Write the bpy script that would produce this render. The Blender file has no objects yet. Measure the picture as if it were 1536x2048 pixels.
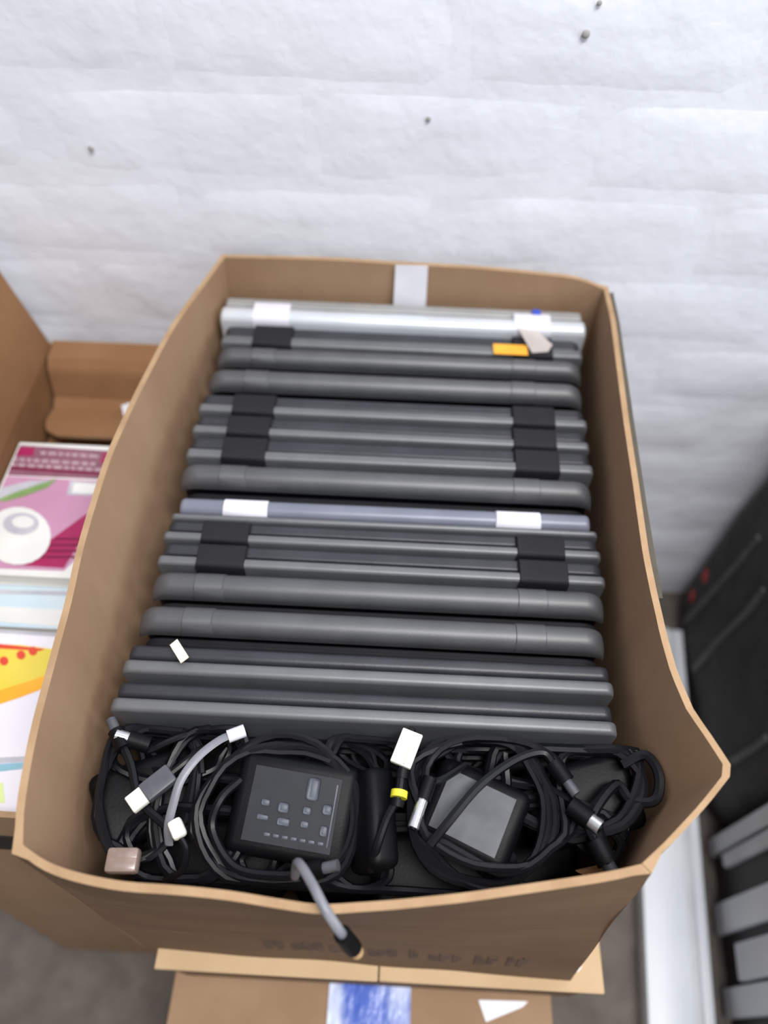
import bpy, bmesh, math, random
from mathutils import Vector, Matrix, noise

random.seed(7)
SC = bpy.context.scene
COL = SC.collection
# ------------------------------------------------------------------ camera
CAM = Vector((0, 0, 1.034)); PITCH, YAW, ROLL = math.radians(54), math.radians(1.5), math.radians(1.4)
FPX = 1480.0
fw = Vector((-math.sin(YAW)*math.cos(PITCH), math.cos(YAW)*math.cos(PITCH), -math.sin(PITCH)))
r0 = Vector((math.cos(YAW), math.sin(YAW), 0)); u0 = r0.cross(fw)
RT = r0*math.cos(ROLL) + u0*math.sin(ROLL); UP = -r0*math.sin(ROLL) + u0*math.cos(ROLL)
cd = bpy.data.cameras.new('camera'); cam = bpy.data.objects.new('camera', cd); COL.objects.link(cam)
cd.sensor_fit = 'VERTICAL'; cd.sensor_height = 36.0; cd.lens = FPX/2048*36.0; cd.clip_start = 0.01
m = Matrix((RT, UP, -fw)).transposed().to_4x4(); m.translation = CAM; cam.matrix_world = m
cd.dof.use_dof = True; cd.dof.focus_distance = 0.475; cd.dof.aperture_fstop = 2.9
SC.camera = cam
# ------------------------------------------------------------------ light
W = bpy.data.worlds.new('world'); SC.world = W; W.use_nodes = True
W.node_tree.nodes['Background'].inputs[0].default_value = (0.92, 0.95, 1.0, 1)
W.node_tree.nodes['Background'].inputs[1].default_value = 0.36
def area(name, loc, target, sx, sy, power, col):
    l = bpy.data.lights.new(name, 'AREA'); l.shape = 'RECTANGLE'; l.size = sx; l.size_y = sy; l.energy = power; l.color = col
    o = bpy.data.objects.new(name, l); COL.objects.link(o); o.location = loc
    o.rotation_euler = (Vector(target)-Vector(loc)).to_track_quat('-Z', 'Y').to_euler(); return o
area('ceiling_lamp', (0.5, -0.22, 2.5), (0.35, 0.2, 0.4), 1.3, 0.4, 48, (1.0, 0.99, 0.975))
area('window_light', (2.3, -0.55, 1.7), (0.0, 0.4, 0.6), 1.0, 1.2, 21, (0.9, 0.95, 1.0))
SC.view_settings.view_transform = 'Standard'; SC.view_settings.look = 'None'
SC.view_settings.gamma = 1.0; SC.view_settings.use_curve_mapping = False; SC.view_settings.exposure = 0.14

def P(u, v, z):                      # ground plan of a photo point that lies at height z
    d = RT*((u-768)/FPX) + UP*(-(v-1024)/FPX) + fw
    return CAM + d*((z-CAM.z)/d.z)
def PY(u, v, y):
    d = RT*((u-768)/FPX) + UP*(-(v-1024)/FPX) + fw
    return CAM + d*((y-CAM.y)/d.y)

# ------------------------------------------------------------------ materials
def srgb(r, g, b):
    f = lambda c: (c/255/12.92) if c/255 <= 0.04045 else ((c/255+0.055)/1.055)**2.4
    return (f(r), f(g), f(b), 1)
MATS = {}
def mat(name, c1, c2=None, scale=20, rough=0.6, metal=0.0, bump=0.0, bscale=200, stretch=(1, 1, 1), coords='Object', spec=0.5, trans=0.0, alpha=1.0, detail=4.0, lo=0.35, hi=0.65):
    if name in MATS: return MATS[name]
    M = bpy.data.materials.new(name); M.use_nodes = True; nt = M.node_tree; n = nt.nodes; L = nt.links
    b = n['Principled BSDF']
    b.inputs['Roughness'].default_value = rough; b.inputs['Metallic'].default_value = metal
    b.inputs['Specular IOR Level'].default_value = spec
    b.inputs['Transmission Weight'].default_value = trans; b.inputs['Alpha'].default_value = alpha
    tc = n.new('ShaderNodeTexCoord'); mp = n.new('ShaderNodeMapping'); mp.inputs['Scale'].default_value = stretch
    if coords == 'World':
        g = n.new('ShaderNodeNewGeometry'); L.new(g.outputs['Position'], mp.inputs['Vector'])
    else:
        L.new(tc.outputs[coords], mp.inputs['Vector'])
    nz = n.new('ShaderNodeTexNoise'); nz.inputs['Scale'].default_value = scale; nz.inputs['Detail'].default_value = detail
    L.new(mp.outputs[0], nz.inputs['Vector'])
    rp = n.new('ShaderNodeValToRGB'); rp.color_ramp.elements[0].color = c1; rp.color_ramp.elements[1].color = c2 or c1
    rp.color_ramp.elements[0].position = lo; rp.color_ramp.elements[1].position = hi
    L.new(nz.outputs['Fac'], rp.inputs['Fac']); L.new(rp.outputs[0], b.inputs['Base Color'])
    if bump:
        n2 = n.new('ShaderNodeTexNoise'); n2.inputs['Scale'].default_value = bscale; n2.inputs['Detail'].default_value = 5
        L.new(mp.outputs[0], n2.inputs['Vector'])
        bp = n.new('ShaderNodeBump'); bp.inputs['Strength'].default_value = bump; bp.inputs['Distance'].default_value = 0.01
        L.new(n2.outputs['Fac'], bp.inputs['Height']); L.new(bp.outputs[0], b.inputs['Normal'])
    MATS[name] = M; return M
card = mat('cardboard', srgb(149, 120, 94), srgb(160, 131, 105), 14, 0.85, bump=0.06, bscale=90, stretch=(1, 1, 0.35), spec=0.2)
card_out_shade = mat('cardboard_outer_shaded', srgb(113, 90, 69), srgb(125, 101, 79), 18, 0.85, bump=0.06, bscale=90, stretch=(0.3, 1, 1), spec=0.2)  # outer sides: the standing viewer's shadow is put into this darker colour
card_edge = mat('cardboard_edge', srgb(158, 129, 99), srgb(170, 141, 110), 60, 0.9, spec=0.2)
card_lit = mat('cardboard_lit', srgb(190, 162, 128), srgb(200, 172, 138), 12, 0.85, bump=0.05, bscale=80, spec=0.2)  # carton top: light falling from above put into the colour
card_red = mat('cardboard_reddish', srgb(132, 96, 66), srgb(143, 106, 75), 12, 0.85, bump=0.05, bscale=80, spec=0.2)
card_grey = mat('cardboard_grey', srgb(84, 79, 71), srgb(94, 89, 80), 20, 0.85, spec=0.2)
paint = mat('white_paint', srgb(234, 237, 247), srgb(240, 243, 252), 3.5, 0.5, bump=0.6, bscale=8.5, coords='World', spec=0.35)
floor_m = mat('floor_concrete', srgb(94, 86, 80), srgb(110, 101, 94), 30, 0.8, bump=0.1, bscale=120, coords='World')
blk = mat('black_plastic', srgb(26, 26, 32), srgb(32, 32, 38), 40, 0.4, bump=0.04, bscale=600, spec=0.45)
blk_lid = mat('dark_grey_lid', srgb(84, 86, 89), srgb(92, 94, 97), 40, 0.48, bump=0.03, bscale=600, spec=1.0)
blk_mid = mat('dark_grey_base', srgb(42, 43, 49), srgb(50, 51, 57), 40, 0.42, bump=0.04, bscale=600, spec=0.5)
blk_soft = mat('rubberised_black', srgb(64, 65, 68), srgb(72, 73, 76), 40, 0.5, bump=0.03, bscale=600, spec=1.0)
blk_matt = mat('matt_black_hinge', srgb(26, 26, 31), srgb(30, 30, 35), 40, 0.7, spec=0.3)
slate = mat('slate_metal', srgb(112, 115, 130), srgb(120, 123, 138), 30, 0.4, metal=0.1)
silver = mat('silver_metal', srgb(200, 205, 213), srgb(210, 215, 222), 30, 0.3, metal=0.2)
silver_g = mat('silver_grey', srgb(150, 150, 150), srgb(162, 162, 162), 30, 0.5, metal=0.2)
cap_w = mat('pale_hinge_cap', srgb(214, 212, 224), srgb(224, 222, 232), 30, 0.45)
tape_w = mat('white_tape', srgb(224, 224, 232), srgb(232, 232, 240), 40, 0.4)
tape_c = mat('clear_tape', srgb(205, 195, 190), srgb(214, 206, 202), 40, 0.25, alpha=0.55)
orange = mat('orange_sticker', srgb(232, 160, 40), srgb(240, 172, 56), 60, 0.6)
blue_ink = mat('blue_ink', srgb(50, 80, 190), None, 10, 0.5)
cabl = mat('cable_black', srgb(9, 10, 15), srgb(13, 14, 19), 30, 0.4, spec=0.3)
cabl_g = mat('cable_grey', srgb(112, 114, 122), srgb(126, 128, 134), 60, 0.4)
brick_b = mat('adapter_black', srgb(7, 8, 11), srgb(10, 11, 14), 40, 0.5, bump=0.04, bscale=500, spec=0.18)
lab_d = mat('adapter_label', srgb(26, 28, 35), srgb(30, 32, 39), 90, 0.5, spec=0.25)
lab_t = mat('label_print', srgb(72, 76, 86), srgb(88, 92, 102), 90, 0.5)
lab_g = mat('adapter_grey_label', srgb(66, 68, 75), srgb(84, 86, 92), 60, 0.45)
chrome = mat('plug_metal', srgb(200, 202, 206), srgb(214, 216, 220), 50, 0.22, metal=0.8)
white_p = mat('white_plastic', srgb(226, 226, 214), srgb(236, 236, 226), 50, 0.45)
cream = mat('cream_paper', srgb(226, 218, 196), srgb(234, 228, 208), 50, 0.8)
yellow = mat('yellow_band', srgb(214, 204, 40), srgb(226, 218, 60), 50, 0.5)
clearp = mat('clear_brown_plastic', srgb(150, 128, 118), srgb(180, 160, 150), 60, 0.25, alpha=0.7)
tan_p = mat('tan_plastic', srgb(186, 150, 110), None, 50, 0.5)
ink = mat('box_print', srgb(82, 63, 50), srgb(100, 79, 62), 50, 0.85)
white_r = mat('white_rail', srgb(224, 229, 236), srgb(234, 239, 245), 10, 0.4)
slat_g = mat('grey_slat', srgb(196, 198, 202), srgb(214, 216, 220), 16, 0.45)
fabric = mat('black_fabric', srgb(44, 43, 43), srgb(58, 56, 55), 30, 0.8, bump=0.25, bscale=60)
crate_m = mat('black_crate', srgb(30, 29, 29), srgb(38, 37, 37), 30, 0.6)
red_l = mat('red_logo', srgb(190, 60, 48), srgb(170, 44, 54), 80, 0.6)
hole_m = mat('wall_hole', srgb(160, 158, 158), srgb(175, 172, 170), 80, 0.9)
page = mat('paper_pages', srgb(232, 230, 224), srgb(240, 238, 232), 80, 0.8, stretch=(1, 1, 30))
pinkp = mat('cover_pink', srgb(190, 138, 170), srgb(198, 148, 178), 12, 0.4)
mag = mat('cover_magenta', srgb(156, 30, 84), srgb(166, 38, 92), 40, 0.4)
magd = mat('cover_plum', srgb(132, 84, 104), srgb(146, 98, 116), 60, 0.4)
magl = mat('cover_plum_line', srgb(120, 20, 60), None, 60, 0.4)
textg = mat('cover_text', srgb(176, 150, 160), srgb(186, 162, 170), 150, 0.5)
whitec = mat('cover_white', srgb(222, 224, 222), srgb(236, 236, 234), 20, 0.4)
greyc = mat('cover_grey', srgb(176, 176, 188), srgb(196, 196, 204), 30, 0.4)
greenc = mat('cover_green', srgb(120, 150, 90), srgb(140, 166, 110), 30, 0.4)
bluec = mat('cover_blue', srgb(188, 212, 228), srgb(212, 226, 234), 10, 0.35)
yellc = mat('cover_yellow', srgb(226, 204, 70), srgb(232, 212, 88), 20, 0.4)
orac = mat('cover_orange', srgb(244, 170, 40), srgb(248, 184, 60), 20, 0.4)
redc = mat('cover_red', srgb(214, 60, 50), srgb(222, 80, 60), 20, 0.4)
lavc = mat('cover_lavender', srgb(232, 228, 240), srgb(240, 236, 246), 10, 0.4)
tealc = mat('cover_teal', srgb(130, 190, 180), srgb(150, 190, 220), 40, 0.4)
limec = mat('cover_lime', srgb(214, 232, 150), srgb(226, 240, 170), 40, 0.4)
blue_t = mat('blue_tape', srgb(70, 100, 190), srgb(226, 234, 250), 26, 0.22, stretch=(1.0, 0.35, 1), lo=0.4, hi=0.6, bump=0.25, bscale=60)

# ------------------------------------------------------------------ mesh helpers
def link(name, me, m_, parent=None, smooth=True):
    if m_ is not None and len(me.materials) == 0: me.materials.append(m_)
    o = bpy.data.objects.new(name, me); COL.objects.link(o)
    if parent is not None: o.parent = parent
    if smooth:
        for p in me.polygons: p.use_smooth = True
        if hasattr(me, 'set_sharp_from_angle'): me.set_sharp_from_angle(angle=math.radians(40))
    return o
def mesh(name, vs, fs):
    me = bpy.data.meshes.new(name); me.from_pydata([tuple(v) for v in vs], [], fs); me.update(); return me
def fixn(me):
    bm = bmesh.new(); bm.from_mesh(me); bmesh.ops.recalc_face_normals(bm, faces=bm.faces); bm.to_mesh(me); bm.free(); return me
def empty(name, loc, label, cat, group=None, rot=None):
    o = bpy.data.objects.new(name, None); COL.objects.link(o); o.location = loc; o.empty_display_size = 0.02
    if rot: o.rotation_euler = rot
    return tag(o, label, cat, group)
def tag(o, label, cat, group=None):
    o['label'] = label; o['category'] = cat
    if group: o['group'] = group
    return o
def box_me(name, x0, x1, y0, y1, z0, z1, bev=0.0, seg=2):
    bm = bmesh.new(); bmesh.ops.create_cube(bm, size=1)
    for v in bm.verts:
        v.co = Vector((x0 if v.co.x < 0 else x1, y0 if v.co.y < 0 else y1, z0 if v.co.z < 0 else z1))
    if bev: bmesh.ops.bevel(bm, geom=list(bm.edges), offset=bev, segments=seg, profile=0.5, affect='EDGES')
    me = bpy.data.meshes.new(name); bm.to_mesh(me); bm.free(); return me
def box(name, m_, parent, x0, x1, y0, y1, z0, z1, bev=0.0, seg=2):
    return link(name, box_me(name, x0, x1, y0, y1, z0, z1, bev, seg), m_, parent)
def prof_x(name, prof, xs, m_, parent, ends=None):
    """profile of (y,z) points swept along x; xs = [(x, scale_top)] lets the ends round over"""
    vs, fs = [], []; n = len(prof)
    cy = sum(p[0] for p in prof)/n
    zmin = min(p[1] for p in prof); zmax = max(p[1] for p in prof)
    for x, sy, dz in xs:
        for (y, z) in prof:
            k = max(0.0, (z-(zmax-0.03))/0.03)
            vs.append((x, cy+(y-cy)*sy, z - dz*k))
    for i in range(len(xs)-1):
        for j in range(n):
            a, b = i*n+j, i*n+(j+1) % n
            fs.append((a, b, b+n, a+n))
    fs.append(tuple(range(n))[::-1]); fs.append(tuple(range((len(xs)-1)*n, len(xs)*n)))
    return link(name, fixn(mesh(name, vs, fs)), m_, parent)
def catmull(pts, sub=6, closed=False):
    pts = [Vector(p) for p in pts]; out = []; n = len(pts)
    rng = range(n if closed else n-1)
    for i in rng:
        p0 = pts[(i-1) % n] if closed or i > 0 else pts[0]*2-pts[1]
        p1 = pts[i]; p2 = pts[(i+1) % n]
        p3 = pts[(i+2) % n] if closed or i+2 < n else p2*2-p1
        for k in range(sub):
            t = k/sub
            out.append(0.5*((2*p1)+(p2-p0)*t+(2*p0-5*p1+4*p2-p3)*t*t+(3*p1-p0-3*p2+p3)*t**3))
    if not closed: out.append(pts[-1])
    return out
def tube_geo(path, r, sides=8, flat=1.0, up=Vector((0, 0, 1))):
    vs, fs = [], []; n = len(path)
    prev = None
    for i, p in enumerate(path):
        t = (path[min(i+1, n-1)]-path[max(i-1, 0)])
        if t.length < 1e-9: t = Vector((1, 0, 0))
        t.normalize()
        a = prev if prev is not None else up
        a = a - t*a.dot(t)
        if a.length < 1e-4: a = Vector((0, 1, 0)) - t*t.y
        a.normalize(); prev = a; b = t.cross(a)
        rr = r(i/(n-1)) if callable(r) else r
        for k in range(sides):
            th = 2*math.pi*k/sides
            vs.append(p + a*math.cos(th)*rr*flat + b*math.sin(th)*rr)
    for i in range(n-1):
        for k in range(sides):
            a0, b0 = i*sides+k, i*sides+(k+1) % sides
            fs.append((a0, b0, b0+sides, a0+sides))
    fs.append(tuple(range(sides))[::-1]); fs.append(tuple(range((n-1)*sides, n*sides)))
    return vs, fs
def tube(name, path, r, m_, parent=None, sides=8, flat=1.0, up=Vector((0, 0, 1))):
    vs, fs = tube_geo(path, r, sides, flat, up)
    if parent is not None:
        q = parent.matrix_basis.inverted(); vs = [q @ Vector(v) for v in vs]
    return link(name, fixn(mesh(name, vs, fs)), m_, parent)
def slab(name, pts, th, m_, parent=None):
    """polygon given in 3D, thickened upwards along its normal"""
    pts = [Vector(p) for p in pts]; n = len(pts)
    nr = Vector((0, 0, 0))
    for i in range(n): nr += (pts[i]-pts[0]).cross(pts[(i+1) % n]-pts[0])
    nr.normalize()
    if nr.z < 0: nr = -nr
    vs = pts + [p+nr*th for p in pts]
    if parent is not None:
        q = parent.matrix_basis.inverted(); vs = [q @ v for v in vs]
    fs = [tuple(range(n))[::-1], tuple(range(n, 2*n))] + [(i, (i+1) % n, n+(i+1) % n, n+i) for i in range(n)]
    return link(name, fixn(mesh(name, vs, fs)), m_, parent, smooth=False)
def grid_panel(name, fn, nu, nv, th, m_in, m_edge, parent, m_out=None):
    """double sided panel: fn(u,v)->(pos, normal dir outwards); v=1 is the top edge, its cut edge gets m_edge"""
    vs, fs, mi = [], [], []
    N = (nu+1)*(nv+1)
    outs = []
    for i in range(nu+1):
        for j in range(nv+1):
            p, nr = fn(i/nu, j/nv); vs.append(Vector(p)); outs.append(Vector(p)+Vector(nr)*th)
    vs += outs
    ix = lambda i, j: i*(nv+1)+j
    for i in range(nu):
        for j in range(nv):
            fs.append((ix(i, j), ix(i+1, j), ix(i+1, j+1), ix(i, j+1))); mi.append(0)
            fs.append(tuple(N+k for k in (ix(i, j), ix(i, j+1), ix(i+1, j+1), ix(i+1, j)))); mi.append(2)
    for i in range(nu):
        a, b = ix(i, nv), ix(i+1, nv); fs.append((a, b, N+b, N+a)); mi.append(1)
        a, b = ix(i, 0), ix(i+1, 0); fs.append((b, a, N+a, N+b)); mi.append(1)
    for j in range(nv):
        a, b = ix(0, j), ix(0, j+1); fs.append((a, b, N+b, N+a)); mi.append(2)
        a, b = ix(nu, j), ix(nu, j+1); fs.append((b, a, N+a, N+b)); mi.append(2)
    me = mesh(name, vs, fs)
    for mm in (m_in, m_edge, m_out or m_in): me.materials.append(mm)
    for p, k in zip(me.polygons, mi): p.material_index = k
    bm = bmesh.new(); bm.from_mesh(me); bmesh.ops.recalc_face_normals(bm, faces=bm.faces); bm.to_mesh(me); bm.free()
    return link(name, me, None, parent)

# ------------------------------------------------------------------ setting
WY = 0.618
fl = box('floor', floor_m, None, -2.2, 2.2, -2.0, WY+0.1, -0.05, 0.0); fl['kind'] = 'structure'
fl['label'] = 'grey brown concrete floor'
wl = box('wall_back', paint, None, -2.2, 2.2, WY, WY+0.12, 0.0, 2.4); wl['kind'] = 'structure'
wl['label'] = 'white painted brick wall behind the boxes'
def brick_mesh(k, L, H):
    rnd = random.Random(100+k); nx, nz = 10, 5; D = 0.0015
    vs, fs = [], []
    for i in range(nx+1):
        for j in range(nz+1):
            u, v = i/nx, j/nz
            x = (u-0.5)*L; z = (v-0.5)*H
            e = min(min(u, 1-u)*L, min(v, 1-v)*H)
            dep = D*min(1.0, (e/0.016))**0.6 - 0.0004
            dep += 0.0013*noise.noise(Vector((x*16+k*9.1, z*22, k*3.3)))*min(1, e/0.01)
            vs.append((x + 0.002*noise.noise(Vector((x*30, z*30, k*5.0))), -dep, z + 0.0025*noise.noise(Vector((x*20, z*20, k*7.0+3)))))
    for i in range(nx):
        for j in range(nz):
            a = i*(nz+1)+j; fs.append((a, a+nz+1, a+nz+2, a+1))
    n0 = len(vs); vs += [(-L/2, 0.002, -H/2), (L/2, 0.002, -H/2), (L/2, 0.002, H/2), (-L/2, 0.002, H/2)]
    fs.append((n0+3, n0+2, n0+1, n0))
    me = mesh('brick', vs, fs); me.materials.append(paint)
    for p in me.polygons: p.use_smooth = True
    return me
BL, BH, CP, LP = 0.231, 0.079, 0.083, 0.235
bms = [brick_mesh(k, BL, BH) for k in range(6)]
rb = random.Random(3)
for r in range(0, 17):
    z = 0.506 + 0.083*(r-6) + CP/2
    if z < 0.04: continue
    for c in range(-4, 5):
        x = c*LP + (LP/2 if r % 2 else 0) + 0.03 + rb.uniform(-.004, .004)
        o = bpy.data.objects.new('brick', bms[rb.randrange(6)]); COL.objects.link(o); o.parent = wl
        o.location = (x, WY + 0.0002, z + rb.uniform(-.0015, .0015)); o.rotation_euler = (rb.uniform(-.004, .004), rb.uniform(-.008, .008), rb.uniform(-.003, .003))
for (u, v, s) in ((1172, 68, .0032), (182, 297, .0026), (857, 238, .0022), (1199, 6, .002)):
    p = PY(u, v, WY-0.003); bm = bmesh.new(); bmesh.ops.create_icosphere(bm, subdivisions=2, radius=s)
    for q in bm.verts: q.co.y *= 0.35
    me = bpy.data.meshes.new('paint_chip'); bm.to_mesh(me); bm.free()
    o = link('paint_chip', me, hole_m, wl); o.location = p; o['label'] = 'small grey chip in the white paint'

# ------------------------------------------------------------------ lower cartons
def carton(name, x0, x1, y0, y1, z0, z1, m_, mt, label, over=0.004):
    e = empty(name, ((x0+x1)/2, (y0+y1)/2, z0), label, 'box'); cx, cy = e.location.x, e.location.y
    hx, hy, h = (x1-x0)/2, (y1-y0)/2, z1-z0
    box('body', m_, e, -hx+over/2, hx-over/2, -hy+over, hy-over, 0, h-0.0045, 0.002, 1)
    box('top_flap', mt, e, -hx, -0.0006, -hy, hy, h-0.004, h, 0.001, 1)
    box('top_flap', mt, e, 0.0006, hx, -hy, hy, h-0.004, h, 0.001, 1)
    return e
BZ, AZ = 0.20, 0.32
bB = carton('flat_carton', -0.19, 0.168, -0.26, 0.24, 0.0, BZ, card_out_shade, card, 'brown carton with blue tape down its middle, lowest in the stack')
tp = [P(660, 1960, BZ), P(822, 1960, BZ)]
def local(o, v): return Vector(v)-o.location
q = bB.location
tx0, tx1 = tp[0].x, tp[1].x
# crumpled blue-white packing tape lying along the seam
def tape_fn(u, v):
    x = tx0+(tx1-tx0)*u; y = -0.258+0.49*v
    return (x-q.x, y-q.y, BZ-q.z+0.0006+0.0007*noise.noise(Vector((x*120, y*60, 1)))), (0, 0, 1)
t = grid_panel('packing_tape', tape_fn, 10, 40, 0.0006, blue_t, blue_t, bB); t['label'] = 'crumpled blue and white packing tape'
lb = slab('paper_label', [P(957, 2000, BZ+.0006), P(1056, 2003, BZ+.0006), P(1045, 2014, BZ+.0006), P(972, 2044, BZ+.0006)], 0.0005, tape_w, bB); lb['label'] = 'torn white paper label'
bA = carton('shallow_carton', -0.181, 0.188, 0.045, 0.52, BZ+0.002, AZ, card_out_shade, card_lit, 'tan carton, top coloured as lit, directly under the open box of laptops')
st = P(1143, 1922, AZ); bm = bmesh.new(); bmesh.ops.create_cone(bm, segments=20, radius1=0.0085, radius2=0.0085, depth=0.0006, cap_ends=True)
me = bpy.data.meshes.new('round_sticker'); bm.to_mesh(me); bm.free()
o = link('round_sticker', me, tape_w, bA); o.location = local(bA, st)+Vector((0, 0, 0.0005))

# ------------------------------------------------------------------ the open laptop box
ZB = AZ + 0.001
boxE = empty('cardboard_box', (-0.015, 0.32, ZB), 'open brown cardboard box packed with upright laptops and black chargers', 'box')
OB = boxE.location
ZR = 0.61
rim_left = [PY(450, 515, 0.592)] + [P(u, v, ZR) for u, v in ((360, 640), (300, 745), (258, 832), (215, 930), (180, 1055), (150, 1180), (115, 1300), (85, 1420), (62, 1530), (48, 1620), (46, 1690))]
rim_front = [P(u, v, ZR) for u, v in ((46, 1690), (95, 1722), (160, 1745), (250, 1762), (350, 1770), (467, 1781), (560, 1795), (640, 1806), (725, 1803), (850, 1793), (967, 1782), (1158, 1753), (1230, 1740), (1283, 1727))]
rim_right = [P(u, v, ZR) for u, v in ((1283, 1727), (1330, 1682), (1395, 1610), (1450, 1540), (1410, 1478), (1370, 1420), (1338, 1345), (1316, 1270), (1300, 1190), (1285, 1100), (1271, 1010), (1258, 920), (1244, 820), (1232, 730), (1220, 640))] + [PY(1208, 578, 0.586)]
rim_back = [PY(u, v, 0.592) for u, v in ((450, 515), (560, 517), (700, 522), (820, 529), (950, 537), (1070, 547), (1150, 557))] + [PY(1208, 578, 0.586)]
bot = {'FL': Vector((-0.187, 0.064, ZB)), 'FR': Vector((0.156, 0.058, ZB)), 'BR': Vector((0.178, 0.582, ZB)), 'BL': Vector((-0.185, 0.586, ZB))}
def arc(pts):
    d = [0]
    for a, b in zip(pts, pts[1:]): d.append(d[-1]+(b-a).length)
    return [x/d[-1] for x in d]
def on(pts, ar, u):
    for i in range(len(pts)-1):
        if u <= ar[i+1]+1e-9:
            k = (u-ar[i])/max(1e-9, ar[i+1]-ar[i]); return pts[i].lerp(pts[i+1], k)
    return pts[-1]
def wall_panel(name, rim, b0, b1, outward, smooth=True, bulge=0.0, label=None, crease=0.0, n0=(0, 0, 0), n1=(0, 0, 0)):
    ar0 = arc(rim); 
    if smooth: pts = catmull(rim, 5)
    else: pts = rim
    ar = arc(pts); O = Vector(outward)
    def fn(u, v):
        t = on(pts, ar, u); b = b0.lerp(b1, u)
        base = rim[0].lerp(rim[-1], u)              # straight chord of the rim
        dev = t - base
        p = b.lerp(base, v) + dev*(v**1.8) + O*bulge*math.sin(math.pi*v)*math.sin(math.pi*u)
        p += O*0.0015*noise.noise(Vector((p.x*14, p.y*14, p.z*9)))
        p += O*crease*max(0.0, 1-abs(v-.43)/.08)*math.sin(math.pi*u)**.5
        return p-OB, O + (Vector(n0) if u < 1e-6 else Vector(n1) if u > 1-1e-6 else Vector((0, 0, 0)))
    o = grid_panel(name, fn, 60, 14, 0.0045, card, card_edge, boxE, card_out_shade)
    if label: o['label'] = label
    return o
wall_panel('side_wall', rim_left, bot['BL'], bot['FL'], (-1, 0, 0), bulge=0.004, n0=(0, 1, 0), n1=(0, -1, 0))
wall_panel('end_wall', rim_front, bot['FL'], bot['FR'], (0, -1, 0), bulge=-0.003, n0=(-1, 0, 0), n1=(1, 0, 0), crease=0.0035, label='front end wall with smudged dark print')
wall_panel('side_wall', rim_right, bot['FR'], bot['BR'], (1, 0, 0), smooth=False, bulge=0.002, n0=(0, -1, 0), n1=(0, 1, 0), label='right side wall bent outwards near the front corner')
wall_panel('end_wall', rim_back, bot['BL'], bot['BR'], (0, 1, 0), n0=(-1, 0, 0), n1=(1, 0, 0))
box('bottom', card, boxE, -0.168, 0.168, -0.256, 0.26, 0.0, 0.004)
# folded-down flap outside the right wall
def flap_fn(u, v):
    pts = rim_right[8:]; t = on(pts, arc(pts), u)
    w = 0.016*math.sin(min(1, u*2.2)*math.pi/2)*(1.0 if u < .75 else max(0.15, 1-(u-.75)*3.2))
    return t-OB+Vector((0.006+w*v, 0, -0.004-0.075*v)), (1, 0, 0.2)
o = grid_panel('folded_flap', flap_fn, 30, 4, 0.0035, card_grey, card_grey, boxE); o['label'] = 'grey outer side of a flap folded down outside'
# white tape on the back wall
def tape2(u, v):
    a = PY(791+u*65, 530+u*2, 0.5895); b = Vector((-0.012+u*0.033, 0.5815, 0.52))
    return b.lerp(a, v)-OB, (0, -1, 0)
o = grid_panel('tape_strip', tape2, 3, 6, 0.0006, tape_w, tape_w, boxE); o['label'] = 'white tape strip up the back wall'
# smudged print marks along the foot of the front wall and a ridge line
rp = random.Random(5)
def front_at(u, v):
    pts = catmull(rim_front, 5); t = on(pts, arc(pts), u); b = bot['FL'].lerp(bot['FR'], u); base = rim_front[0].lerp(rim_front[-1], u)
    p = b.lerp(base, v)+(t-base)*(v**1.8)
    p.y += 0.003*math.sin(math.pi*v)*math.sin(math.pi*u)
    p.y -= 0.0015*noise.noise(Vector((p.x*14, p.y*14, p.z*9)))
    return p
def mark(u0, u1, v0, v1):
    def fn(a, b): return front_at(u0+(u1-u0)*a, v0+(v1-v0)*b)-OB+Vector((0, -0.0047, 0)), (0, -1, 0)
    return grid_panel('print_mark', fn, 4, 4, 0.0003, ink, ink, boxE)
u = 0.30
while u < 0.90:                                          # row of worn, unreadable stamp marks
    for g in range(rp.choice([1, 2, 2, 3])):
        w = rp.uniform(0.016, 0.026); v0 = .13+rp.uniform(-.01, .01)
        mark(u, u+w*.55, v0, v0+rp.uniform(.09, .13)); mark(u+w*.5, u+w, v0+rp.uniform(0, .05), v0+rp.uniform(.07, .12))
        u += w + .004
    u += rp.uniform(.012, .03)

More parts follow.
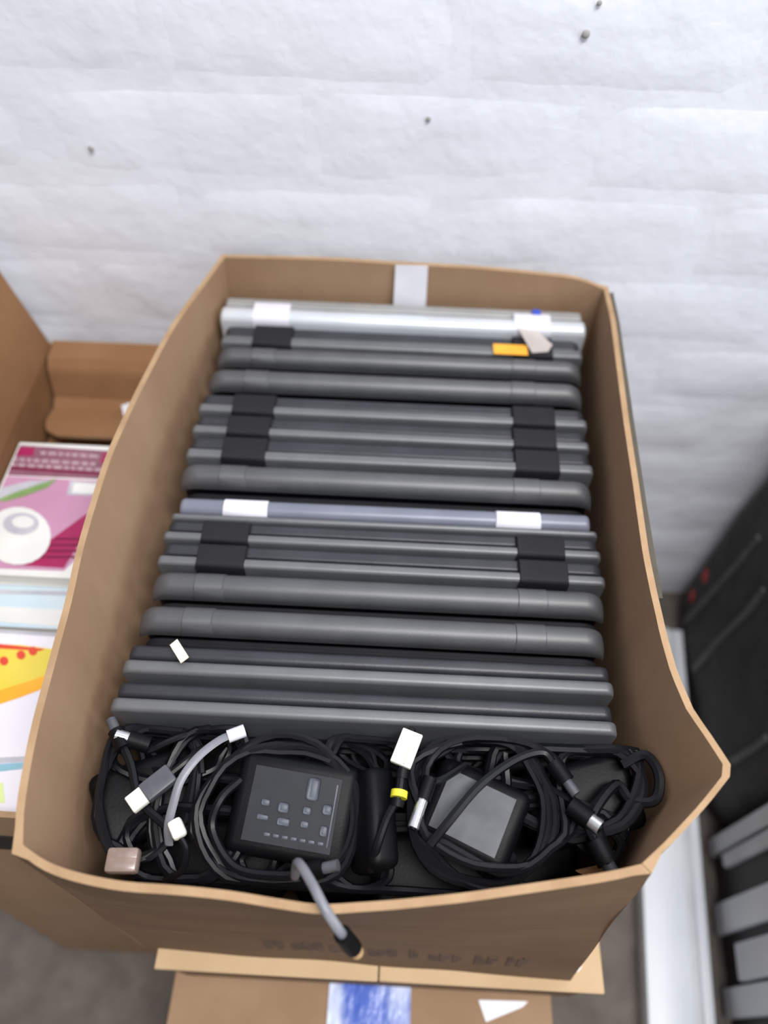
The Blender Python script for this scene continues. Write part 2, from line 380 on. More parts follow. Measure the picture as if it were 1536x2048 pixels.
# ------------------------------------------------------------------ laptops
LW = 0.334
def rounded_prof(y0, y1, z0, z1, r, n=6):
    pts = [(y0, z0), (y1, z0)]
    for k in range(n+1):
        a = math.pi/2*k/n; pts.append((y1-r+r*math.cos(a), z1-r+r*math.sin(a)))
    for k in range(n+1):
        a = math.pi/2+math.pi/2*k/n; pts.append((y0+r+r*math.cos(a), z1-r+r*math.sin(a)))
    return pts
def xs_round(w, r, n=5):
    """x stations whose top drops near the two ends"""
    out = []
    for k in range(n+1):
        a = math.pi/2*k/n; out.append((-w/2+r-r*math.cos(a), 0.9+0.1*math.sin(a), r*(1-math.sin(a))))
    return out + [(-x, s, d) for x, s, d in out[::-1]]
ZL = ZB + 0.0045
laps = [  # kind, y back, y front, top z, label
 ('silver', .579, .548, .579, 'silver laptop with pale taped hinges, rearmost against the box back'),
 ('thin', .5465, .5185, .573, 'black laptop with an orange sticker behind the silver one\'s front'),
 ('round', .5165, .4935, .575, 'black laptop with rounded spine, third from the back wall'),
 ('round', .4895, .4635, .574, 'black laptop with rounded spine, fourth from the back wall'),
 ('block', .4585, .4345, .571, 'black laptop with wide hinges, rearmost of the three middle thin ones'),
 ('block', .4335, .4105, .570, 'black laptop with wide hinges, second of the three middle thin ones'),
 ('block', .4095, .3840, .570, 'black laptop with wide hinges, third of the three middle thin ones'),
 ('round', .3815, .3555, .571, 'black rounded laptop just behind the one with white hinge caps'),
 ('slate', .3500, .3270, .566, 'slate blue laptop with two white hinge caps, middle of the box'),
 ('block', .3262, .3058, .565, 'black laptop with wide hinges just in front of the white capped one'),
 ('block', .3050, .2830, .565, 'black laptop with wide hinges, second in front of the white capped one'),
 ('round', .2812, .2560, .566, 'black laptop with thick rounded spine, fourth from the chargers'),
 ('round', .2530, .2275, .565, 'black laptop with thick rounded spine, third from the chargers'),
 ('plain', .2240, .1985, .562, 'plain black laptop with the paper scrap, second from the chargers'),
 ('plain', .1965, .1715, .561, 'plain black laptop nearest to the chargers'),
]
laps[1] = laps[1][:4] + ('thin black laptop with an orange sticker, just in front of the silver one',)
lap_obj = []
for i, (kind, yb, yf, zt, lab) in enumerate(laps):
    k = (yb-.17)/.41
    cx = -0.0155 + 0.0145*k + random.uniform(-.0015, .0015)
    w = LW + (0.006 if kind == 'silver' else 0) - (0.012 if kind == 'slate' else 0)
    cy = (yb+yf)/2; e = empty('laptop', (cx, cy, ZL), lab, 'laptop', 'laptops standing in the cardboard box', rot=(0, 0, random.uniform(-.003, .003)))
    lap_obj.append(e)
    a, b = yf-cy+.0004, yb-cy-.0004; H = zt-ZL; T = b-a
    if kind == 'round':
        prof = rounded_prof(a, b, 0, H, T*0.46, 7)
        mid = (a+b)/2
        # lid and base are two half shells meeting in a thin seam low on the front of the spine
        prof_x('base', rounded_prof(mid, b-.001, 0, H-.004, T*0.3), xs_round(w-.002, .014), blk_matt, e)
        prof_x('lid', rounded_prof(a, mid-.003, 0, H-.022, T*0.25), xs_round(w-.002, .014), blk_matt, e)  # deep black here puts the shade of the gap into the colour
        a2 = a+.0045; bar = rounded_prof(a2, b-.0006, H-.0135, H, min((b-a2)*.5-.0006, .0115), 8)
        sp = prof_x('spine', bar, xs_round(w, .016), blk_soft, e); sp['label'] = 'rounded hinge spine'
        for hx in (-w/2+.044, w/2-.054):
            prof_x('hinge', rounded_prof(a2-.0004, b-.0002, H-.0125, H+.0006, (b-a2)*.5-.0004, 8), [(hx-.011, 1, .0012), (hx-.0102, 1, 0), (hx+.0102, 1, 0), (hx+.011, 1, .0012)], blk_soft, e)
    elif kind in ('block', 'thin'):
        la = a+T*.43                                    # lid thickness share at the front
        prof_x('base', rounded_prof(la+.0022, b, 0, H-.0035, .0022), xs_round(w, .008), blk_mid, e)
        prof_x('lid', rounded_prof(a+.0012, la, 0, H-.0005, .0028), xs_round(w, .004), blk_lid, e)
        bs = prof_x('hinge_cover', rounded_prof(la, la+.0026, 0, H-.006, .0008), xs_round(w-.02, .004), blk_matt, e)
        for hx in (-w/2+.0475, w/2-.0455):
            hw = .0185
            prof_x('hinge', rounded_prof(a+.0004, b-.0004, H-.03, H+.0006, .0035), [(hx-hw, 1, .002), (hx-hw+.001, 1, 0), (hx+hw-.001, 1, 0), (hx+hw, 1, .002)], blk_matt, e)
    elif kind == 'plain':
        la = a+T*.44
        prof_x('base', rounded_prof(la+.0016, b-.0010, 0, H-.0032, .0045), xs_round(w, .006), blk_mid, e)
        prof_x('lid', rounded_prof(a+.0012, la, 0, H, .0036), xs_round(w+.002, .006), blk_lid, e)
    elif kind == 'silver':
        la = a+T*.60
        prof_x('base', rounded_prof(la+.0008, b, 0, H-.002, .002), xs_round(w, .003), silver_g, e)
        prof_x('lid', rounded_prof(a, la, 0, H, .0075, 7), xs_round(w+.004, .004), silver, e)
        for hx in (-w/2+.046, w/2-.048):
            prof_x('hinge_tape', rounded_prof(a-.0003, b-.004, H-.02, H+.0005, .0075, 7), [(hx-.017, 1, 0), (hx+.017, 1, 0)], cap_w, e)
    elif kind == 'slate':
        la = a+T*.28
        prof_x('base', rounded_prof(a, la-.0008, 0, H-.002, .003), xs_round(w+.01, .004), blk_lid, e)
        prof_x('lid', rounded_prof(la, b-.0015, 0, H, .0065, 7), xs_round(w, .004), slate, e)
        for hx in (-w/2+.052, w/2-.056):
            prof_x('hinge_cap', rounded_prof(la-.0006, b-.0012, H-.02, H+.0009, .0066, 7), [(hx-.0175, 1, .001), (hx-.0168, 1, 0), (hx+.0168, 1, 0), (hx+.0175, 1, .001)], cap_w, e)
# stickers and scraps on the laptops
e = lap_obj[1]
z = .5735
s = slab('orange_sticker', [P(986, 688, z), P(1054, 691, z), P(1056, 711, z), P(988, 708, z)], 0.0004, orange, e)
e = lap_obj[0]
tw = [P(1035, 655, .580), P(1075, 662, .580), P(1105, 690, .577), P(1096, 704, .576), P(1064, 706, .576)]
s = slab('loose_tape', tw, 0.0004, tape_c, e); s['label'] = 'loose translucent tape end'
c = P(1073, 624, .5803)
box('ink_spot', blue_ink, e, *(lambda p: (p.x-.004, p.x+.004, p.y-.003, p.y+.003, p.z-.001, p.z+.0006))(e.matrix_basis.inverted() @ c), 0.0004, 1)
z = .5665
ps = tag(slab('paper_scrap', [P(340, 1291, z), P(355, 1279, z), P(378, 1315, z), P(362, 1327, z)], 0.0008, cream), 'small cream paper scrap lying on the front black laptops', 'paper')

# ------------------------------------------------------------------ chargers and cables
def frame(c, n):
    n = Vector(n).normalized(); x = Vector((1, 0, 0)); x = (x-n*x.dot(n)).normalized(); return x, n.cross(x), n
def coil_path(c, n, rx, ry, turns, jit, seed, ph=0.0, per=18, rise=0.0):
    x, y, nn = frame(c, n); rr = random.Random(seed); pts = []
    tot = int(turns*per); ox = rr.uniform(0, 10)
    for i in range(tot+1):
        th = ph + 2*math.pi*i/per; k = i/per
        f = 1 + jit*noise.noise(Vector((math.cos(th)*1.5+ox, math.sin(th)*1.5, k*0.9)))
        off = nn*(jit*0.02*noise.noise(Vector((math.cos(th)*1.2+ox+5, math.sin(th)*1.2, k*1.7))) + rise*(k-turns/2))
        off += x*0.006*noise.noise(Vector((k*1.3, ox, 2)))+y*0.006*noise.noise(Vector((k*1.3, ox, 7)))
        q_ = c + x*math.cos(th)*rx*f + y*math.sin(th)*ry*f + off
        q_.x = max(-.180+.1*(.56-q_.z)*0, min(min(.166, .141+(max(.08, q_.y)-.09)*.5), q_.x)); q_.y = max(.080, min(.1665, q_.y)); pts.append(q_)
    return pts
def adapter(loc, rot, size, label, lab_mat=None, coil=None, cr=0.0028, marks=False, tie=False, lead=None, plug=None):
    e = empty('power_adapter', loc, label, 'charger', 'chargers tangled in front of the laptops', rot=rot)
    bpy.context.view_layer.update()
    sx, sy, sz = size
    b = link('body', box_me('body', -sx/2, sx/2, -sy/2, sy/2, -sz, 0, min(.007, sz*.3), 3), brick_b, e)
    if lab_mat:
        l = box('label', lab_mat, e, -sx*.36, sx*.36, -sy*.36, sy*.36, -.0002, .0005, .0002, 1)
        if marks:
            rr = random.Random(11)
            def pm(x, y, w, h): box('print_mark', lab_t, l, x-w/2, x+w/2, y-h/2, y+h/2, .0004, .0008, min(w, h)*.3, 2)
            pm(sx*.14, sy*.22, .008, .014)
            for gx, gy, gw, gh in ((-.22, .02, .007, .005), (-.07, .0, .009, .008), (.12, .01, .006, .006), (.28, .05, .008, .008), (-.22, -.12, .009, .004), (-.05, -.13, .010, .006), (.12, -.12, .007, .005), (.28, -.15, .006, .008)):
                pm(gx*sx, gy*sy, gw*rr.uniform(.7, .9), gh*.8)
            for k in range(7): pm(-sx*.16+k*.0056, -sy*.27, .004, .0022)
            pm(sx*.325, 0, .0012, sy*.6)
    if coil:
        for cc in coil:
            tube('cable', catmull(coil_path(*cc), 2), cr, cabl, e, 7)
    if lead:
        path = catmull(lead, 6); tube('lead', path, cr, cabl, e, 7)
        d = (path[-1]-path[-4]).normalized()
        tube('plug', [path[-1]-d*.002, path[-1]+d*.012], cr*1.9, brick_b, e, 10)
        tube('plug_tip', [path[-1]+d*.012, path[-1]+d*.021], cr*1.2, plug or lab_g, e, 10)
    if tie:
        c0 = e.matrix_basis @ Vector((sx*.1, -sy*.5, .002))
    return e
V = Vector
# visible ones: position from photo points at the pile's heights
adapter(P(585, 1618, .548), (math.radians(14), math.radians(3), math.radians(-6)), (.078, .062, .028),
        'black charger with a printed label, left of the white tag', lab_d,
        coil=[(P(560, 1625, .545), (0.05, -.25, 1), .050, .042, 3.2, .16, 1, 1.0), (P(640, 1545, .53), (0, -.2, 1), .042, .026, 2.2, .2, 2, 0)], marks=True,
        lead=[P(480, 1560, .55), P(440, 1600, .555), P(425, 1660, .55), P(470, 1735, .55), P(560, 1752, .555), P(610, 1745, .56)])
adapter(P(945, 1625, .546), (math.radians(10), math.radians(-4), math.radians(-24)), (.062, .052, .030),
        'black charger with a grey label, wrapped in cable right of the tag', lab_g,
        coil=[(P(962, 1612, .549), (0, -.15, 1), .043, .045, 4.3, .12, 5, .5), (P(985, 1600, .556), (.1, -.1, 1), .052, .040, 2.0, .2, 6, 2.0)],
        lead=[P(860, 1690, .563), P(900, 1640, .567), P(960, 1570, .567), P(1030, 1520, .562), P(1085, 1505, .56), P(1110, 1530, .56)])
adapter(P(716, 1640, .545), (math.radians(5), math.radians(-62), math.radians(2)), (.034, .06, .02),
        'black charger standing on edge beside the labelled charger', None,
        coil=[(P(735, 1545, .54), (.1, -.2, 1), .026, .030, 3.2, .15, 9, .2)])
adapter(P(300, 1585, .530), (math.radians(8), math.radians(10), math.radians(28)), (.07, .05, .026),
        'dark charger under the grey strap at the left box wall', None,
        coil=[(P(300, 1570, .540), (.15, -.1, 1), .030, .046, 3.4, .2, 12, .2), (P(410, 1600, .54), (-.1, -.2, 1), .030, .048, 3.1, .2, 14, .9)],
        lead=[P(330, 1650, .55), P(280, 1600, .556), P(262, 1530, .556), P(246, 1492, .556)])
adapter(P(1165, 1600, .535), (math.radians(10), math.radians(-8), math.radians(15)), (.075, .05, .028),
        'dark charger among thick loops by the right box wall', None, cr=.0034,
        coil=[(P(1140, 1555, .545), (-.1, -.1, 1), .048, .034, 3.6, .22, 15, .2), (P(1215, 1580, .54), (.0, -.25, 1), .034, .04, 2.6, .2, 17, 1.2)],
        lead=[P(1245, 1530, .55), P(1290, 1510, .556), P(1318, 1550, .556), P(1310, 1600, .552), P(1262, 1600, .548), P(1230, 1570, .55), P(1180, 1640, .555), P(1195, 1688, .556)])
adapter(P(880, 1730, .515), (math.radians(6), 0, math.radians(8)), (.09, .045, .028),
        'dark charger low against the front box wall', None,
        coil=[(P(830, 1720, .53), (.0, -.2, 1), .06, .022, 2.4, .2, 21, .2), (P(1100, 1690, .53), (-.1, -.3, 1), .05, .028, 2.5, .2, 22, .2)])
adapter(P(1010, 1490, .510), (math.radians(4), 0, math.radians(4)), (.1, .04, .026),
        'dark charger behind the cable wrapped one, against the laptops', None,
        coil=[(P(1060, 1500, .535), (.0, -.1, 1), .055, .020, 2.4, .2, 25, .2), (P(830, 1500, .52), (.0, -.1, 1), .05, .018, 2.0, .2, 26, .2)])
adapter(P(470, 1500, .500), (math.radians(4), 0, math.radians(-4)), (.1, .04, .026),
        'dark charger behind the labelled one, against the laptops', None,
        coil=[(P(470, 1500, .53), (.0, -.1, 1), .06, .020, 2.4, .2, 31, .2), (P(330, 1500, .535), (.1, -.1, 1), .04, .02, 2.0, .2, 32, .2)])
adapter(P(420, 1715, .500), (math.radians(4), 0, math.radians(6)), (.1, .05, .026),
        'dark charger low in the front left corner of the box', None,
        coil=[(P(400, 1700, .53), (.0, -.3, 1), .05, .026, 2.6, .2, 35, .2), (P(620, 1730, .53), (.0, -.3, 1), .05, .016, 2.0, .2, 36, .2)])
# buried layer that closes the view down into the box
for (x_, y_, zz, rz, lab) in ((-.120, .120, .470, .1, 'at the left wall'), (-.010, .112, .462, 0, 'below the labelled one'), (.092, .120, .470, -.1, 'below the cable wrapped one')):
    adapter(V((x_, y_, zz)), (0, 0, rz), (.098, .058, .032), 'dark charger deep in the pile ' + lab, None)

# loose cables with their own look
def cord(name, pts, r, m_, label, cat='cable', **k):
    o = tube(name, catmull(pts, 7), r, m_, None, 8, **k); return tag(o, label, cat)
# grey ribbon strap arching over the left chargers
rib = catmull([P(470, 1466, .560), P(436, 1482, .566), P(395, 1515, .570), P(362, 1560, .570), P(346, 1610, .566), P(336, 1655, .560), P(338, 1690, .55)], 7)
e = empty('cable_strap', rib[0], 'grey flat strap arching over the chargers at left', 'strap')
tube('ribbon', rib, .0026, cabl_g, e, 8, flat=.35); tube('end_cap', [rib[0]+V((.006, .002, 0)), rib[0]+V((-.004, -.003, .001))], .0042, cap_w, e, 10)
# white tipped plug at the far left
e = empty('usb_plug', P(300, 1570, .560), 'grey plug with white tip pointing at the left wall', 'plug')
a, b = P(345, 1545, .562), P(288, 1590, .562); d = (b-a).normalized()
def bar(name, p, q_, w, h, m_, par, bev=.001):
    d_ = (q_-p); L_ = d_.length; o = link(name, box_me(name, 0, L_, -w/2, w/2, -h/2, h/2, bev, 2), m_, par)
    mw = Matrix.Translation(p) @ d_.to_track_quat('X', 'Z').to_matrix().to_4x4()
    o.matrix_basis = par.matrix_basis.inverted() @ mw if par else mw
    return o
bpy.context.view_layer.update()
bar('housing', a, b, .013, .007, lab_g, e, .0015); bar('white_tip', b-d*.001, b+d*.010, .0115, .005, white_p, e)
tube('cable', catmull([a-d*-.002, a-d*.012, P(400, 1500, .555), P(440, 1490, .54)], 6), .0025, cabl, e)
e = empty('white_connector', P(355, 1660, .562), 'small white connector left of the labelled charger', 'plug')
bar('connector_body', P(347, 1640, .563), P(362, 1676, .563), .0085, .006, white_p, e, .002)
tube('cable', catmull([P(360, 1673, .562), P(372, 1700, .558), P(365, 1740, .55), P(330, 1760, .54)], 6), .002, cabl, e)
# white tag with yellow band on an upright cable
e = empty('tagged_cable', P(770, 1700, .55), 'black cable with a white tag and a yellow band', 'cable')
tube('cable', catmull([P(742, 1740, .545), P(752, 1700, .557), P(772, 1640, .562), P(796, 1590, .566), P(804, 1540, .568), P(818, 1480, .568), P(824, 1460, .56)], 7), .0026, cabl, e)
bar('white_tag', P(800, 1531, .571), P(826, 1464, .571), .0135, .004, white_p, e, .0008)
o = bar('tag_fold', P(808, 1528, .5735), P(832, 1468, .5735), .0012, .0012, cream, e, .0002)
tube('yellow_band', [P(797, 1596, .566), P(799, 1582, .566)], .0052, yellow, e, 12)
tube('collar', [P(803, 1556, .567), P(806, 1538, .568)], .0042, brick_b, e, 10)
tube('grommet', [P(793, 1612, .565), P(796, 1598, .566)], .0045, brick_b, e, 10)
# metal plugs
def metal_plug(a, b, r, lab, tail):
    e = empty('barrel_plug', a, lab, 'plug')
    d = (b-a).normalized()
    tube('barrel', [a, b], r, chrome, e, 12); tube('bore', [b, b+d*.001], r*.6, brick_b, e, 10)
    tube('sleeve', [a-d*.014, a], r*1.35, brick_b, e, 12)
    if tail: tube('cable', catmull([a-d*.013]+tail, 6), .0024, cabl, e)
metal_plug(P(258, 1478, .556), P(232, 1470, .558), .0042, 'silver barrel plug in the back left corner of the box', [P(300, 1500, .55), P(350, 1478, .55), P(420, 1455, .54)])
metal_plug(P(1205, 1700, .556), P(1216, 1728, .558), .0040, 'silver barrel plug in the front right corner of the box', [P(1170, 1650, .553), P(1120, 1620, .55), P(1080, 1640, .54)])
metal_plug(P(1180, 1640, .560), P(1200, 1655, .561), .0045, 'silver plug collar above the front right corner plug', [P(1140, 1600, .555), P(1090, 1570, .55)])
metal_plug(P(845, 1600, .562), P(826, 1656, .562), .0035, 'silver plug at the left of the cable wrapped charger', [P(880, 1560, .558), P(930, 1530, .552)])
# clear plastic plug at the front left
e = empty('clear_plug', P(240, 1725, .545), 'clear brownish plastic plug cover in the front left corner', 'plug')
bar('cover', P(215, 1722, .55), P(278, 1722, .55), .014, .010, clearp, e, .002)
for dy in (-.003, .003): bar('pin', P(222, 1722, .5515)+V((0, dy, 0)), P(272, 1722, .5515)+V((0, dy, 0)), .0025, .0015, chrome, e, .0003)
# cable that hangs over the front rim
e = empty('hanging_cable', P(650, 1800, .61), 'grey charger lead hooked over the front edge of the box', 'cable')
hx_ = P(655, 1806, .61).x
hp = catmull([P(590, 1752, .580), V((hx_-.018, .079, .602)), V((hx_-.009, .068, .6150)), V((hx_-.001, .0565, .6165)), V((hx_+.006, .0485, .611)), V((hx_+.009, .0460, .604))], 8)
tube('cable', hp, .0026, cabl_g, e, 9)
dd = (hp[-1]-hp[-4]).normalized()
tube('plug', [hp[-1]-dd*.002, hp[-1]+dd*.016], .0046, brick_b, e, 12); tube('plug_tip', [hp[-1]+dd*.016, hp[-1]+dd*.022], .0036, tan_p, e, 12)
# brown packing bit under the right corner
tag(slab('cardboard_scrap', [P(1150, 1740, .535), P(1205, 1728, .538), P(1240, 1742, .536), P(1190, 1760, .533)], .002, card_red), 'torn brown cardboard bit in the front right corner', 'cardboard')

# ------------------------------------------------------------------ box of magazines at left
MX0, MX1, MY0, MY1, MZ = -0.372, -0.216, 0.115, 0.590, 0.50
mbx = empty('magazine_box', ((MX0+MX1)/2, (MY0+MY1)/2, 0), 'tall narrow brown box of magazines with its side flap standing up', 'box')
mc = mbx.location
def flat(name, p00, p10, p11, p01, nr, th=.004, m_=card_red, me_=card_edge, nu=8, nv=6, lab=None, dent=0.0015):
    p00, p10, p11, p01 = map(Vector, (p00, p10, p11, p01)); N_ = Vector(nr)
    def fn(u, v):
        p = p00.lerp(p10, u).lerp(p01.lerp(p11, u), v); p = p + N_*dent*noise.noise(p*11)
        return p-mc, N_
    o = grid_panel(name, fn, nu, nv, th, m_, me_, mbx)
    if lab: o['label'] = lab
    return o
flat('side_wall', (MX0, MY0, 0), (MX0, MY1, 0), (MX0, MY1, MZ), (MX0, MY0, MZ), (-1, 0, 0))
flat('side_wall', (MX1, MY0, 0), (MX1, MY1, 0), (MX1, MY1, MZ-.01), (MX1, MY0, MZ-.01), (-1, 0, 0))
flat('end_wall', (MX0, MY1, 0), (MX1, MY1, 0), (MX1, MY1, MZ), (MX0, MY1, MZ), (0, 1, 0))
fy = 0.085
flat('end_wall', (MX0, fy, 0), (MX1-.012, fy, 0), (MX1, MY0+.005, MZ), (MX0, MY0+.005, MZ), (0, -1, 0), m_=card, lab='front wall with a dark hand hole')
box('bottom', card_red, mbx, MX0-mc.x, MX1-mc.x, fy-mc.y, MY1-mc.y, 0.0, .004)
# hand hole on the front wall: dark plate, inner shade painted as colour
hh = []
zc, hz = MZ-.06, .016
for (sx_, s0) in ((-1, 90), (1, -90)):
    for k in range(9):
        a_ = math.radians(s0 + k*22.5); hh.append(V(((MX0+MX1)/2 + sx_*.03 + hz*math.cos(a_), 0, zc+hz*math.sin(a_))))
for h in hh: h.y = fy+(MY0+.005-fy)*(h.z/MZ) - .0046
vs = [h-mc for h in hh]
o = link('hand_hole', fixn(mesh('hand_hole', vs+[v+V((0, .003, 0)) for v in vs], [tuple(range(18)), tuple(range(18, 36))]+[(i, (i+1) % 18, 18+(i+1) % 18, 18+i) for i in range(18)])), mat('hole_shade', srgb(30, 22, 18), None), mbx, smooth=False)
# side flap standing up, leaning outwards
ft = PY(0, 545, MY1-.004); fb = V((MX0, MY1-.004, MZ)); dv = (ft-fb)
dv.y = 0; dv = dv.normalized()*0.15
flat('side_flap', (MX0, MY0+.01, MZ), fb, fb+dv, V((MX0, MY0+.03, MZ))+dv, (-.9, 0, -.3), lab='side flap standing up at the left')
# back flap folded inwards in two bends, rounded free corners
zf = [(MY1-.001, MZ), (.566, MZ-.001), (.556, MZ-.010), (.546, MZ-.040), (.536, MZ-.046), (.515, MZ-.042), (.492, MZ-.040)]
def bf(u, v):
    k = v*(len(zf)-1); i = min(int(k), len(zf)-2); y, z_ = (zf[i][0]+(zf[i+1][0]-zf[i][0])*(k-i), zf[i][1]+(zf[i+1][1]-zf[i][1])*(k-i))
    ins = 0.004 + (0.018*(1-math.sqrt(max(0, 1-((v-.8)/.2)**2))) if v > .8 else 0)
    x = MX0+ins+(MX1-MX0-2*ins)*u
    return V((x, y, z_))-mc, (0, 0, 1)
o = grid_panel('end_flap', bf, 10, 24, .0035, card_red, card_edge, mbx); o['label'] = 'end flap folded inwards over the magazines'

def book(name, x0, x1, y0, y1, z0, z1, cover, label, rot=0.0):
    e = empty(name, ((x0+x1)/2, (y0+y1)/2, z0), label, 'magazine', 'magazines in the narrow box', rot=(0, 0, rot))
    hx, hy, h = (x1-x0)/2, (y1-y0)/2, z1-z0
    box('pages', page, e, -hx+.001, hx-.001, -hy+.001, hy-.001, 0.0008, h-.0008)
    box('cover', cover, e, -hx, hx, -hy, hy, h-.0008, h, .0003, 1)
    box('back_cover', cover, e, -hx, hx, -hy, hy, 0, .0008)
    bpy.context.view_layer.update(); return e
zz = 0.0045
o = box('inner_platform', card_red, mbx, MX0+.003-mc.x, MX1-.003-mc.x, .124-mc.y, .585-mc.y, .0045, .4415); o['label'] = 'cardboard insert under the magazines'
zz = 0.442
zw = zz+.022
bw = book('magazine', MX0+.004, MX1-.006, .127, P(60, 1262, zw).y, zz, zw, lavc, 'white magazine with a yellow and orange banner, nearest the box front')
zb = zz+.026
bb = book('magazine', MX0+.004, MX1-.006, P(60, 1262, zw).y+.001, .455, zz, zb, bluec, 'pale blue magazine mostly covered by the pink one')
ZP = zz+.027
bp_ = book('magazine', MX0+.003, MX1-.010, P(60, 1153, ZP+.016).y, P(120, 888, ZP+.016).y, ZP, ZP+.016, whitec, 'pink magazine with a round white picture, topmost in the narrow box')
def pr(book_, z, pts, m_, name='cover_print', lift=.0003):
    lim = [(p.x, p.y) for p in (P(u, v, z) for u, v in pts)]
    return slab(name, [V((max(MX0+.005, min(MX1-.012, x)), y, z)) for x, y in lim], lift, m_, book_)
z = ZP+.016
pr(bp_, z, [(-40, 950), (190, 962), (250, 962), (210, 1060), (128, 1142), (-80, 1134)], pinkp)
pr(bp_, z, [(-10, 888), (260, 905), (235, 960), (-40, 948)], magd)
pr(bp_, z+.0003, [(10, 893), (70, 896), (66, 912), (4, 910)], mag); pr(bp_, z+.0003, [(208, 905), (250, 908), (235, 928), (200, 926)], mag)
pr(bp_, z+.0003, [(-30, 930), (245, 948), (240, 953), (-34, 936)], magl)
for r, (v0, xs0) in enumerate(((898, 82), (914, 20), (925, 14))):
    x = xs0
    while x < 196:
        w = 8+(x*7) % 11; pr(bp_, z+.0003, [(x, v0+x*.06), (x+w, v0+(x+w)*.06), (x+w-1, v0+6+(x+w)*.06), (x-1, v0+6+x*.06)], textg); x += w+5
pr(bp_, z+.0003, [(-20, 975), (60, 962), (110, 960), (40, 985), (-30, 1005)], greyc)
pr(bp_, z+.0006, [(-20, 1000), (30, 985), (80, 968), (115, 957), (95, 975), (50, 992), (10, 1003)], greenc)
pr(bp_, z+.0003, [(140, 962), (215, 967), (205, 992), (134, 990)], greyc); pr(bp_, z+.0006, [(148, 966), (213, 970), (205, 988), (144, 986)], whitec)
pr(bp_, z+.0003, [(30, 1130), (60, 1110), (170, 1030), (200, 1020), (128, 1136)], mag)
for k in range(4): pr(bp_, z+.0006, [(62+k*16, 1112-k*12), (150+k*6, 1112-k*12), (150+k*6, 1116-k*12), (60+k*16, 1116-k*12)], magl)
ov = lambda cx_, cy_, rx_, ry_, n=22: [(cx_+rx_*math.cos(2*math.pi*k/n), cy_+ry_*math.sin(2*math.pi*k/n)) for k in range(n)]
pr(bp_, z+.0009, ov(36, 1072, 66, 58), whitec, 'round_picture'); pr(bp_, z+.0012, ov(42, 1048, 36, 22), greyc); pr(bp_, z+.0015, ov(46, 1044, 22, 12), whitec)
z = zz+.026
pr(bb, z, [(-60, 1178), (170, 1184), (170, 1192), (-60, 1186)], greyc); pr(bb, z, [(-60, 1210), (170, 1222), (160, 1255), (-60, 1240)], whitec)
z = zz+.022
pr(bw, z, [(-60, 1255), (150, 1268), (150, 1276), (-60, 1262)], greyc)
pr(bw, z, [(-60, 1286), (40, 1290), (120, 1300), (110, 1360), (40, 1390), (-60, 1420)], yellc)
pr(bw, z+.0003, [(-60, 1400), (40, 1368), (110, 1345), (110, 1368), (40, 1395), (-60, 1428)], orac)
pr(bw, z+.0003, [(-60, 1282), (0, 1288), (90, 1298), (80, 1302), (0, 1297), (-60, 1292)], redc)
for (a_, b_) in ((8, 1322), (42, 1310), (66, 1302)): pr(bw, z+.0006, ov(a_, b_, 9, 9, 10), redc)
pr(bw, z+.0003, [(-60, 1518), (70, 1512), (66, 1522), (-60, 1530)], greyc); pr(bw, z+.0003, [(-60, 1532), (60, 1524), (58, 1536), (-60, 1550)], tealc)
pr(bw, z+.0003, [(-60, 1570), (6, 1566), (10, 1605), (-60, 1612)], limec)
# little white scrap by the flap
tag(slab('paper_scrap', [P(243, 812, .462), P(262, 806, .462), P(262, 832, .462), P(248, 834, .462)], .001, tape_w), 'tiny bluish white scrap on the folded flap of the magazine box', 'paper')

# ------------------------------------------------------------------ right side: white rail, slats, black bag
ZRL = 0.035
L0, L1 = P(1290, 1760, ZRL), P(1308, 2048, ZRL); R0, R1 = P(1398, 1660, ZRL), P(1440, 2048, ZRL)
xl, xr = .5*(L0.x+L1.x), .5*(R0.x+R1.x)
ye = P(1345, 1250, ZRL).y
rail = empty('white_rail', ((xl+xr)/2, 0.15, 0), 'white rail board on the floor running from the wall towards the viewer', 'rail')
hx = (xr-xl)/2
sk = -0.02
def rl(name, x0, x1, z0, z1, m_, bev=.003):
    o = box(name, m_, rail, x0, x1, -0.45, ye-0.15, z0, z1, bev); return o
rail.rotation_euler = (0, 0, math.radians(-6.5))
rl('board', -hx, hx*.42, 0, ZRL, white_r); rl('groove', hx*.40, hx*.66, 0, ZRL-.006, slat_g, .001); rl('bead', hx*.64, hx, 0, ZRL-.001, white_r, .004)
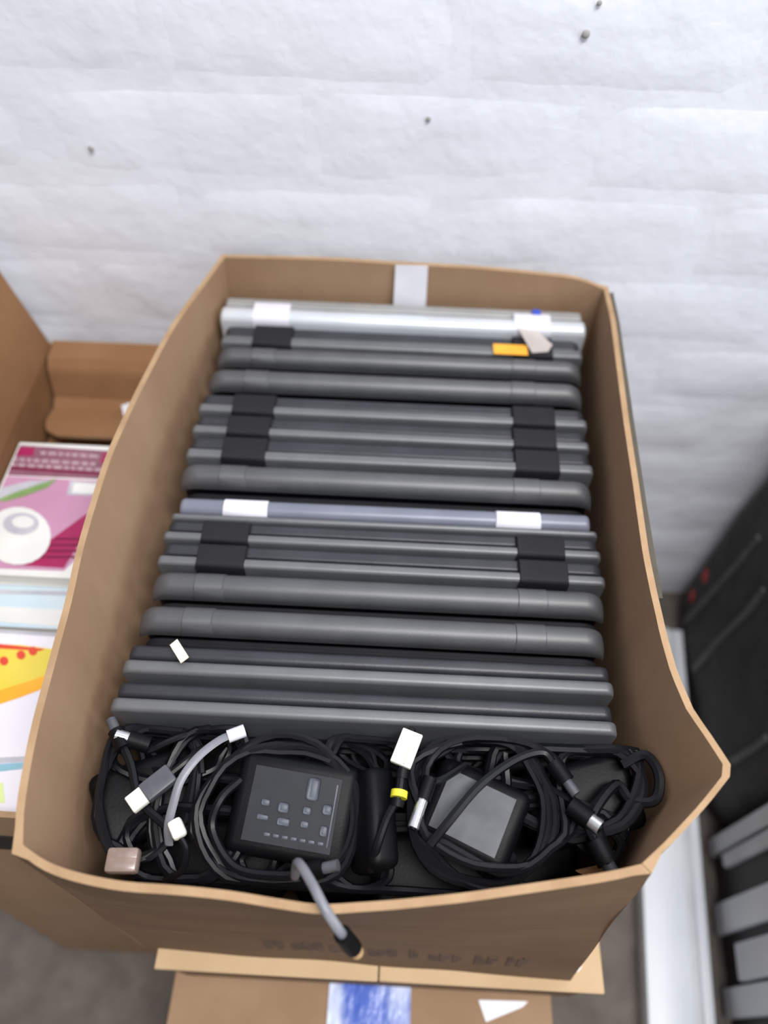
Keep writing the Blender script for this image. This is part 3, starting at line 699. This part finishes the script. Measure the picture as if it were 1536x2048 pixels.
# black bag: soft box with rounded vertical corners, leaning a little, seams and a red mark
def soft_box(name, x0, x1, y0, y1, z0, z1, r, m_, parent, wob=.01, nz=16, lean=0.0, taper=0.0):
    ring = []
    for (cx_, cy_, a0) in ((x1-r, y1-r, 0), (x0+r, y1-r, 90), (x0+r, y0+r, 180), (x1-r, y0+r, 270)):
        for k in range(7):
            a_ = math.radians(a0+15*k); ring.append((cx_+r*math.cos(a_), cy_+r*math.sin(a_)))
    # subdivide straight runs
    R2 = []
    for i in range(len(ring)):
        a_, b_ = V((*ring[i], 0)), V((*ring[(i+1) % len(ring)], 0)); n_ = max(1, int((b_-a_).length/.03))
        for k in range(n_): R2.append(a_.lerp(b_, k/n_))
    n = len(R2); vs, fs = [], []; cx_, cy_ = (x0+x1)/2, (y0+y1)/2
    for j in range(nz+1):
        t_ = j/nz; z_ = z0+(z1-z0)*t_
        s_ = 1.0
        e_ = min(t_, 1-t_)*(z1-z0)
        if e_ < r*.8: s_ = 1-(r*.35/((x1-x0)/2))*(1-math.sqrt(max(0, 1-(1-e_/(r*.8))**2)))
        s_ *= 1-taper*t_
        for p in R2:
            q_ = V((cx_+(p.x-cx_)*s_, cy_+(p.y-cy_)*s_, z_)); q_ += V((q_.x-cx_, q_.y-cy_, 0)).normalized()*wob*noise.noise(q_*9)
            q_.x += lean*t_; vs.append(q_)
    for j in range(nz):
        for i in range(n):
            a_, b_ = j*n+i, j*n+(i+1) % n; fs.append((a_, b_, b_+n, a_+n))
    fs.append(tuple(range(n))[::-1]); fs.append(tuple(range(nz*n, (nz+1)*n)))
    l = parent.location
    return link(name, fixn(mesh(name, [v-l for v in vs], fs)), m_, parent)
xb = PY(1352, 1130, .60).x + .016
bag = empty('black_bag', (xb+.16, .41, 0), 'large black fabric bag standing against the wall at right', 'bag')
bd = soft_box('body', xb, xb+.32, .235, .606, 0.0, .52, .05, fabric, bag, lean=.012, wob=.008)
bag.rotation_euler = (0, 0, math.radians(-4))
def stick(u, v, only=None):
    bpy.context.view_layer.update()
    d = (RT*((u-768)/FPX) + UP*(-(v-1024)/FPX) + fw).normalized(); o_ = CAM.copy()
    inv = only.matrix_world.inverted()
    ok, loc, nr, _ = only.ray_cast(inv @ o_, (inv.to_3x3() @ d))
    return (loc, nr) if ok else (None, None)
for pts in (((1520, 1075), (1470, 1135), (1420, 1190), (1370, 1245)), ((1530, 1180), (1490, 1230), (1440, 1280), (1390, 1340)), ((1536, 1475), (1510, 1495), (1490, 1508), (1466, 1522))):
    pp = [stick(u, v, bd)[0] for u, v in pts]
    pp = [p for p in pp if p]
    if len(pp) > 1:
        vs, fs = tube_geo(catmull(pp, 5), .005, 8); link('seam', fixn(mesh('seam', vs, fs)), mat('seam_grey', srgb(74, 73, 74), srgb(88, 87, 88), 40, 0.6), bag)
for (u, v, s_) in ((1396, 1152, .011), (1384, 1192, .010)):
    loc, nr = stick(u, v, bd)
    if loc is None: loc, nr = stick(u+14, v, bd)
    if loc is None: continue
    bm = bmesh.new(); bmesh.ops.create_icosphere(bm, subdivisions=2, radius=s_)
    me = bpy.data.meshes.new('red_mark'); bm.to_mesh(me); bm.free()
    for q_ in me.vertices: q_.co.z *= .15
    o = link('red_mark', me, red_l, bag); o.location = loc; o.rotation_euler = nr.to_track_quat('Z', 'Y').to_euler()
xc = P(1446, 1880, .03).x - .004
cr_ = empty('black_crate', (xc+.13, 0.0, 0), 'black plastic crate with light grey uprights beside the white rail', 'crate', None)
soft_box('body', xc, xc+.28, -.20, .215, 0.0, .34, .012, crate_m, cr_, wob=.001, nz=8)
box('rim', crate_m, cr_, -.136, .156, -.206, .221, .325, .345, .004)
for (u, v, w, z0, gm) in ((1440, 1716, .020, .012, slat_g), (1486, 1742, .016, .055, slat_g), (1450, 1862, .034, .010, white_r), (1506, 1950, .038, .060, white_r), (1478, 2034, .030, .012, white_r)):
    p = P(u, v, z0+.01)
    box('upright', gm, cr_, xc-.008-cr_.location.x, xc+.002-cr_.location.x, p.y-w/2, p.y+w/2, z0, .325, .003)
cr_.rotation_euler = (0, 0, math.radians(-5.5))
